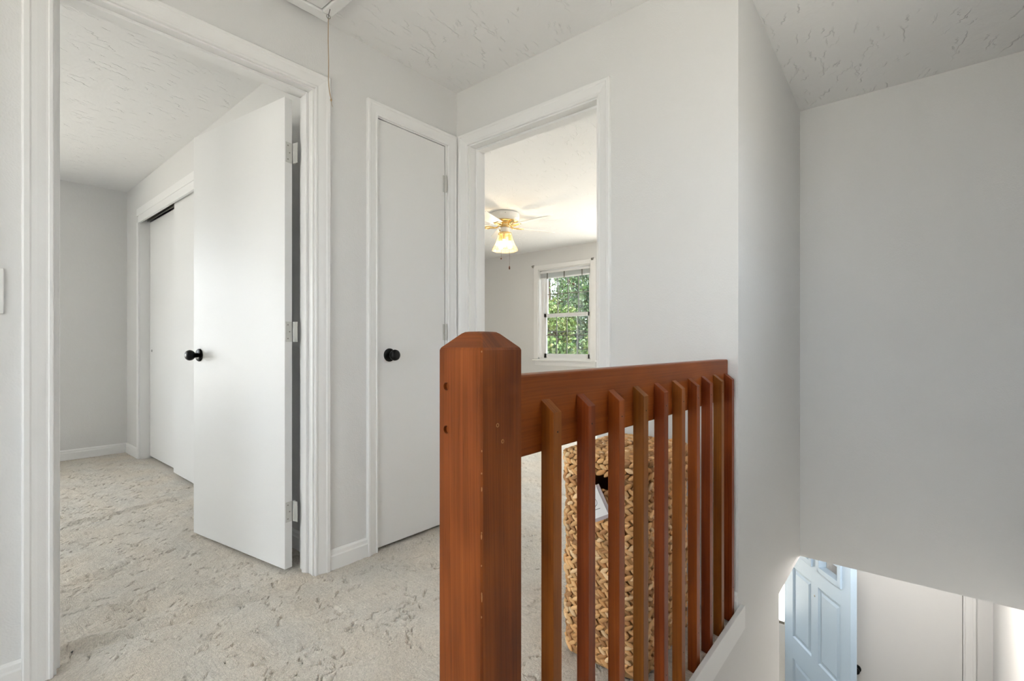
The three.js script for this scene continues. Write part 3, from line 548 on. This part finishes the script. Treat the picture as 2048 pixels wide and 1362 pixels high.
// ---------------------------------------------------------------- entry downstairs
{
  const blue = phys({ color: new THREE.Color().setRGB(0.41, 0.53, 0.66), roughness: 0.45, bumpMap: rep(rollerTex, 2), bumpScale: 0.0004 });
  const d = group('door_5', 'light blue panelled front door standing open, with small glass lites', 'door', ST);
  // local: x from hinge (0) to free edge (0.91); visible face towards +z
  const W = 0.876, H = 2.03, T = 0.044, Y = (w) => w - YG;
  const cells = [[0.125, 0.4], [0.49, 0.765]], pan = [[0.2, Y(-1.74)], [Y(-1.555), Y(-0.943)]], lite = [Y(-0.785), Y(-0.655)];
  const parts = [], ys = [0, ...pan.flat(), ...lite, H];
  for (const [a, b] of [[0, cells[0][0]], [cells[0][1], cells[1][0]], [cells[1][1], W]]) parts.push(bx(a, b, 0.012, H, -T, 0));
  for (const [a, b] of cells) for (let i = 0; i < ys.length; i += 2) parts.push(bx(a, b, Math.max(0.012, ys[i]), ys[i + 1], -T, 0));
  put('stiles_and_rails', merge(parts), blue, d);
  const bevelPanel = (a, b, p, q) => {
    const g = [], ring = (i, z) => [V(a + i, p + i, z), V(b - i, p + i, z), V(b - i, q - i, z), V(a + i, q - i, z)], R = [ring(0, 0), ring(0.012, -0.012), ring(0.026, -0.012), ring(0.046, -0.003)];
    for (let k = 0; k < 3; k++) for (let i = 0; i < 4; i++) { const A = R[k][i], B = R[k][(i + 1) % 4], C = R[k + 1][(i + 1) % 4], D = R[k + 1][i]; g.push(A, B, C, A, C, D); }
    const c = R[3]; g.push(c[0], c[1], c[2], c[0], c[2], c[3]);
    const G = new THREE.BufferGeometry().setFromPoints(g); G.computeVertexNormals(); return merge([uvm(G), uvm(bx(a, b, p, q, -T + 0.01, -0.02))]);
  };
  for (const [a, b] of cells) {
    for (const [p, q] of pan) put('panel', bevelPanel(a, b, p, q), blue, d);
    const [p, q] = lite, fr = put('lite_frame', merge([bx(a - 0.015, a + 0.025, p - 0.03, q + 0.03, -T - 0.008, 0.012, 0.004), bx(b - 0.025, b + 0.015, p - 0.03, q + 0.03, -T - 0.008, 0.012, 0.004), bx(a, b, p - 0.03, p + 0.012, -T - 0.008, 0.012, 0.004), bx(a, b, q - 0.012, q + 0.03, -T - 0.008, 0.012, 0.004)]), blue, d);
    put('lite_pane', bx(a, b, p, q, -0.023, -0.0225), M.glass, fr);
  }
  put('peephole', lathe([[0, 0.004], [0.004, 0.004], [0.007, 0.003], [0.008, 0]].reverse()).rotateX(Math.PI / 2).translate(0.445, Y(-1.035), 0), M.steel, d);
  const dx = -0.712, dz = 0.566;   // hinge (4.912,-0.919) to free edge (4.2,-0.353)
  d.rotation.y = Math.atan2(-dz, dx); d.position.set(4.905, YG, -0.914);
  // is +z local facing the camera? direction (cos,sin) -> normal = (dz,-dx)/L rotated; turn the face if needed
}
{
  const d = group('door_6', 'plain white closet door in the entry with black knob, right of the blue door', 'door', ST);
  put('slab', bx(XF + 0.002, XF + 0.036, YG + 0.015, -0.575, -0.455, 0.257, 0.0015), M.door, d);
  const k = knob(d, M.blackKnob, false); k.rotation.y = -Math.PI / 2; k.position.set(XF + 0.002, -1.715, -0.392);
  const t = group('trim_6', 'white casing round the entry closet door', 'door trim', ST);
  casing(t, M.trim, -0.459, 0.262, -0.568, YG, (u, v, dd) => V(XF - dd, v, u), 0.07);
  put('jamb', bx(XF, XF + 0.1, YG, -0.57, -0.475, -0.459), M.trim, t); put('jamb', bx(XF, XF + 0.1, YG, -0.57, 0.26, 0.262), M.trim, t);
  const t2 = group('trim_7', 'white casing round the front door opening', 'door trim', ST);
  casing(t2, M.trim, -1.86, -0.9, -0.55, YG, (u, v, dd) => V(XF - dd, v, u), 0.07);
  // storm door
  const s = group('door_7', 'white storm door with clear upper glass in the front doorway', 'door', ST);
  const sx = XF + 0.1;
  put('frame', merge([bx(sx, sx + 0.035, YG, -0.55, -1.86, -1.78), bx(sx, sx + 0.035, YG, -0.55, -0.945, -0.9), bx(sx, sx + 0.035, -0.63, -0.55, -1.78, -0.945), bx(sx, sx + 0.035, YG, -1.6, -1.78, -0.945)]), M.vinyl, s);
  put('sash_line', bx(sx - 0.002, sx + 0.02, -1.6, -1.575, -1.78, -0.945), M.track, s);
  put('pane', bx(sx + 0.017, sx + 0.0172, -1.575, -0.63, -1.78, -0.945), M.glass, s);
}

{ // entry ceiling lamp, above the line of sight
  const l = group('entry_lamp', 'round white ceiling lamp over the entry downstairs', 'lamp');
  l.position.set(3.65, YS, -0.28);
  put('base', new THREE.CylinderGeometry(0.15, 0.15, 0.025, 40).translate(0, -0.0125, 0), M.trim, l);
  put('lamp_globe', lathe([[0.0, -0.11], [0.06, -0.103], [0.11, -0.08], [0.135, -0.05], [0.14, -0.026]], 40), std({ color: 0xffffff, emissive: 0xfff2e0, emissiveIntensity: 2 }), l);
  const p = new THREE.PointLight(0xfff8f0, 1.6); p.name = 'entry_lamp_glow'; p.position.set(0, -0.07, 0); p.shadow.radius = 6; p.castShadow = true; l.add(p);
}

// ---------------------------------------------------------------- outdoors
struct('ground', bx(-60, 80, -3.1, -3.0, -70, 60), std({ color: 0xbdb9ae, roughness: 1, map: rep(tex(256, 256, (u, v) => { const n = 0.88 + 0.1 * tnoise(u, v, 40, 40) + 0.07 * tnoise(u, v, 9, 9, 3); return [n, n, n]; }, true), 0.2) }), 'pale gravel ground outside', 'ground', 'x');
function tree(name, label, x, z, base, h, rx, ry, count, cols, size, group_) {
  const t = group(name, label, name.includes('shrub') ? 'shrub' : 'tree', { group: group_ });
  t.position.set(x, base, z);
  const bark = std({ color: 0x4b3b2d, roughness: 1 }), cy = h - ry;
  const br = [tube([V(0, 0, 0), V(0.1, h * 0.3, 0.05), V(-0.05, h * 0.6, 0.1), V(0, h * 0.9, 0)], Math.max(0.03, h * 0.016), 12, 7)];
  for (let k = 0; k < 9; k++) { const a = k * 2.4, y0 = h * (0.3 + 0.06 * k); br.push(tube([V(0, y0, 0), V(Math.cos(a) * rx * 0.4, y0 + ry * 0.2, Math.sin(a) * rx * 0.4), V(Math.cos(a) * rx * 0.85, y0 + ry * 0.3, Math.sin(a) * rx * 0.85)], Math.max(0.012, h * 0.005), 8, 5)); }
  put('trunk', merge(br), bark, t);
  const lg = new THREE.PlaneGeometry(size, size * 0.7, 2, 1); { const p = lg.attributes.position; for (let i = 0; i < p.count; i++) p.setZ(i, -Math.abs(p.getX(i)) * 0.5); lg.computeVertexNormals(); }
  const lm = phys({ color: 0xffffff, roughness: 0.6, transmission: 0.3, thickness: 0, side: THREE.DoubleSide });
  const im = new THREE.InstancedMesh(lg, lm, count), m = new THREE.Matrix4(), q = new THREE.Quaternion(), c = new THREE.Color();
  const clumps = [...Array(26)].map(() => { const a = rr(0, 6.28), v = rr(-1, 1), r = Math.sqrt(1 - v * v) * rr(0.45, 0.95); return V(Math.cos(a) * r * rx, cy + v * ry * 0.9, Math.sin(a) * r * rx); });
  for (let i = 0; i < count; i++) {
    const k = clumps[Math.floor(rnd() * clumps.length)], s = Math.min(rx, ry) * 0.36, g = () => (rnd() + rnd() + rnd() - 1.5) * s * 1.1;
    q.setFromEuler(new THREE.Euler(rr(-1.2, 1.2), rr(0, 6.3), rr(-1, 1)));
    m.compose(V(k.x + g(), Math.max(0.1, k.y + g() * 0.8), k.z + g()), q, V(1, 1, 1).multiplyScalar(rr(0.6, 1.25))); im.setMatrixAt(i, m);
    const b = cols[Math.floor(rnd() * cols.length)]; c.setRGB(b[0] * rr(0.8, 1.2), b[1] * rr(0.8, 1.2), b[2] * rr(0.7, 1.2)); im.setColorAt(i, c);
  }
  im.name = 'foliage'; im.userData.kind = 'stuff'; shade(im); t.add(im);
}
const G1 = [[0.06, 0.11, 0.03], [0.08, 0.15, 0.035], [0.045, 0.085, 0.025], [0.11, 0.17, 0.055]], G2 = [[0.16, 0.22, 0.055], [0.2, 0.26, 0.075], [0.12, 0.18, 0.045]], G3 = [[0.022, 0.05, 0.018], [0.03, 0.06, 0.02], [0.018, 0.04, 0.016]];
tree('dark_tree', 'tall dark green tree filling the middle of the fan room window', 20, -11.6, -3, 10.2, 2.3, 4.6, 20000, [...G3, ...G1], 0.13, 'trees outside the window');
tree('leafy_tree', 'tall mid green tree with sky showing through behind the upper sash', 24, -17.4, -3, 12.5, 2.8, 3.8, 4600, G1, 0.13, 'trees outside the window');
tree('broad_tree', 'mid green tree far behind the others in the window', 31, -18.5, -3, 10.5, 3.2, 4.6, 9000, G1, 0.13, 'trees outside the window');
tree('yellow_tree', 'yellow green leafy tree at the lower window side nearer the fan', 16, -11.2, -3, 5.9, 0.9, 2.3, 9000, G2, 0.09, 'trees outside the window');
for (const [x, z, h, r, l] of [[12.6, -8.2, 4.05, 0.9, 'bright green shrub low in the middle of the window'], [15.2, -8.9, 4.2, 1.1, 'bushy green shrub at the lower window corner nearer the jamb'], [11, -7.75, 4.1, 0.75, 'pale green shrub under the yellow green tree']]) tree('garden_shrub', l, x, z, -3, h, r, h * 0.35, 7000, [...G2, ...G1], 0.09, 'shrubs outside the window');
for (const [y, l] of [[1.45, 'upper overhead wire crossing the lower window'], [0.95, 'lower overhead wire crossing the lower window']]) tag(put('overhead_wire', tube([V(11.5, y + 0.2, -22), V(11.5, y - 0.05, -9), V(11.5, y - 0.25, 4)], 0.012, 30, 6), M.dark), l, 'wire', { group: 'overhead wires outside' });

renderer.render(scene, camera);
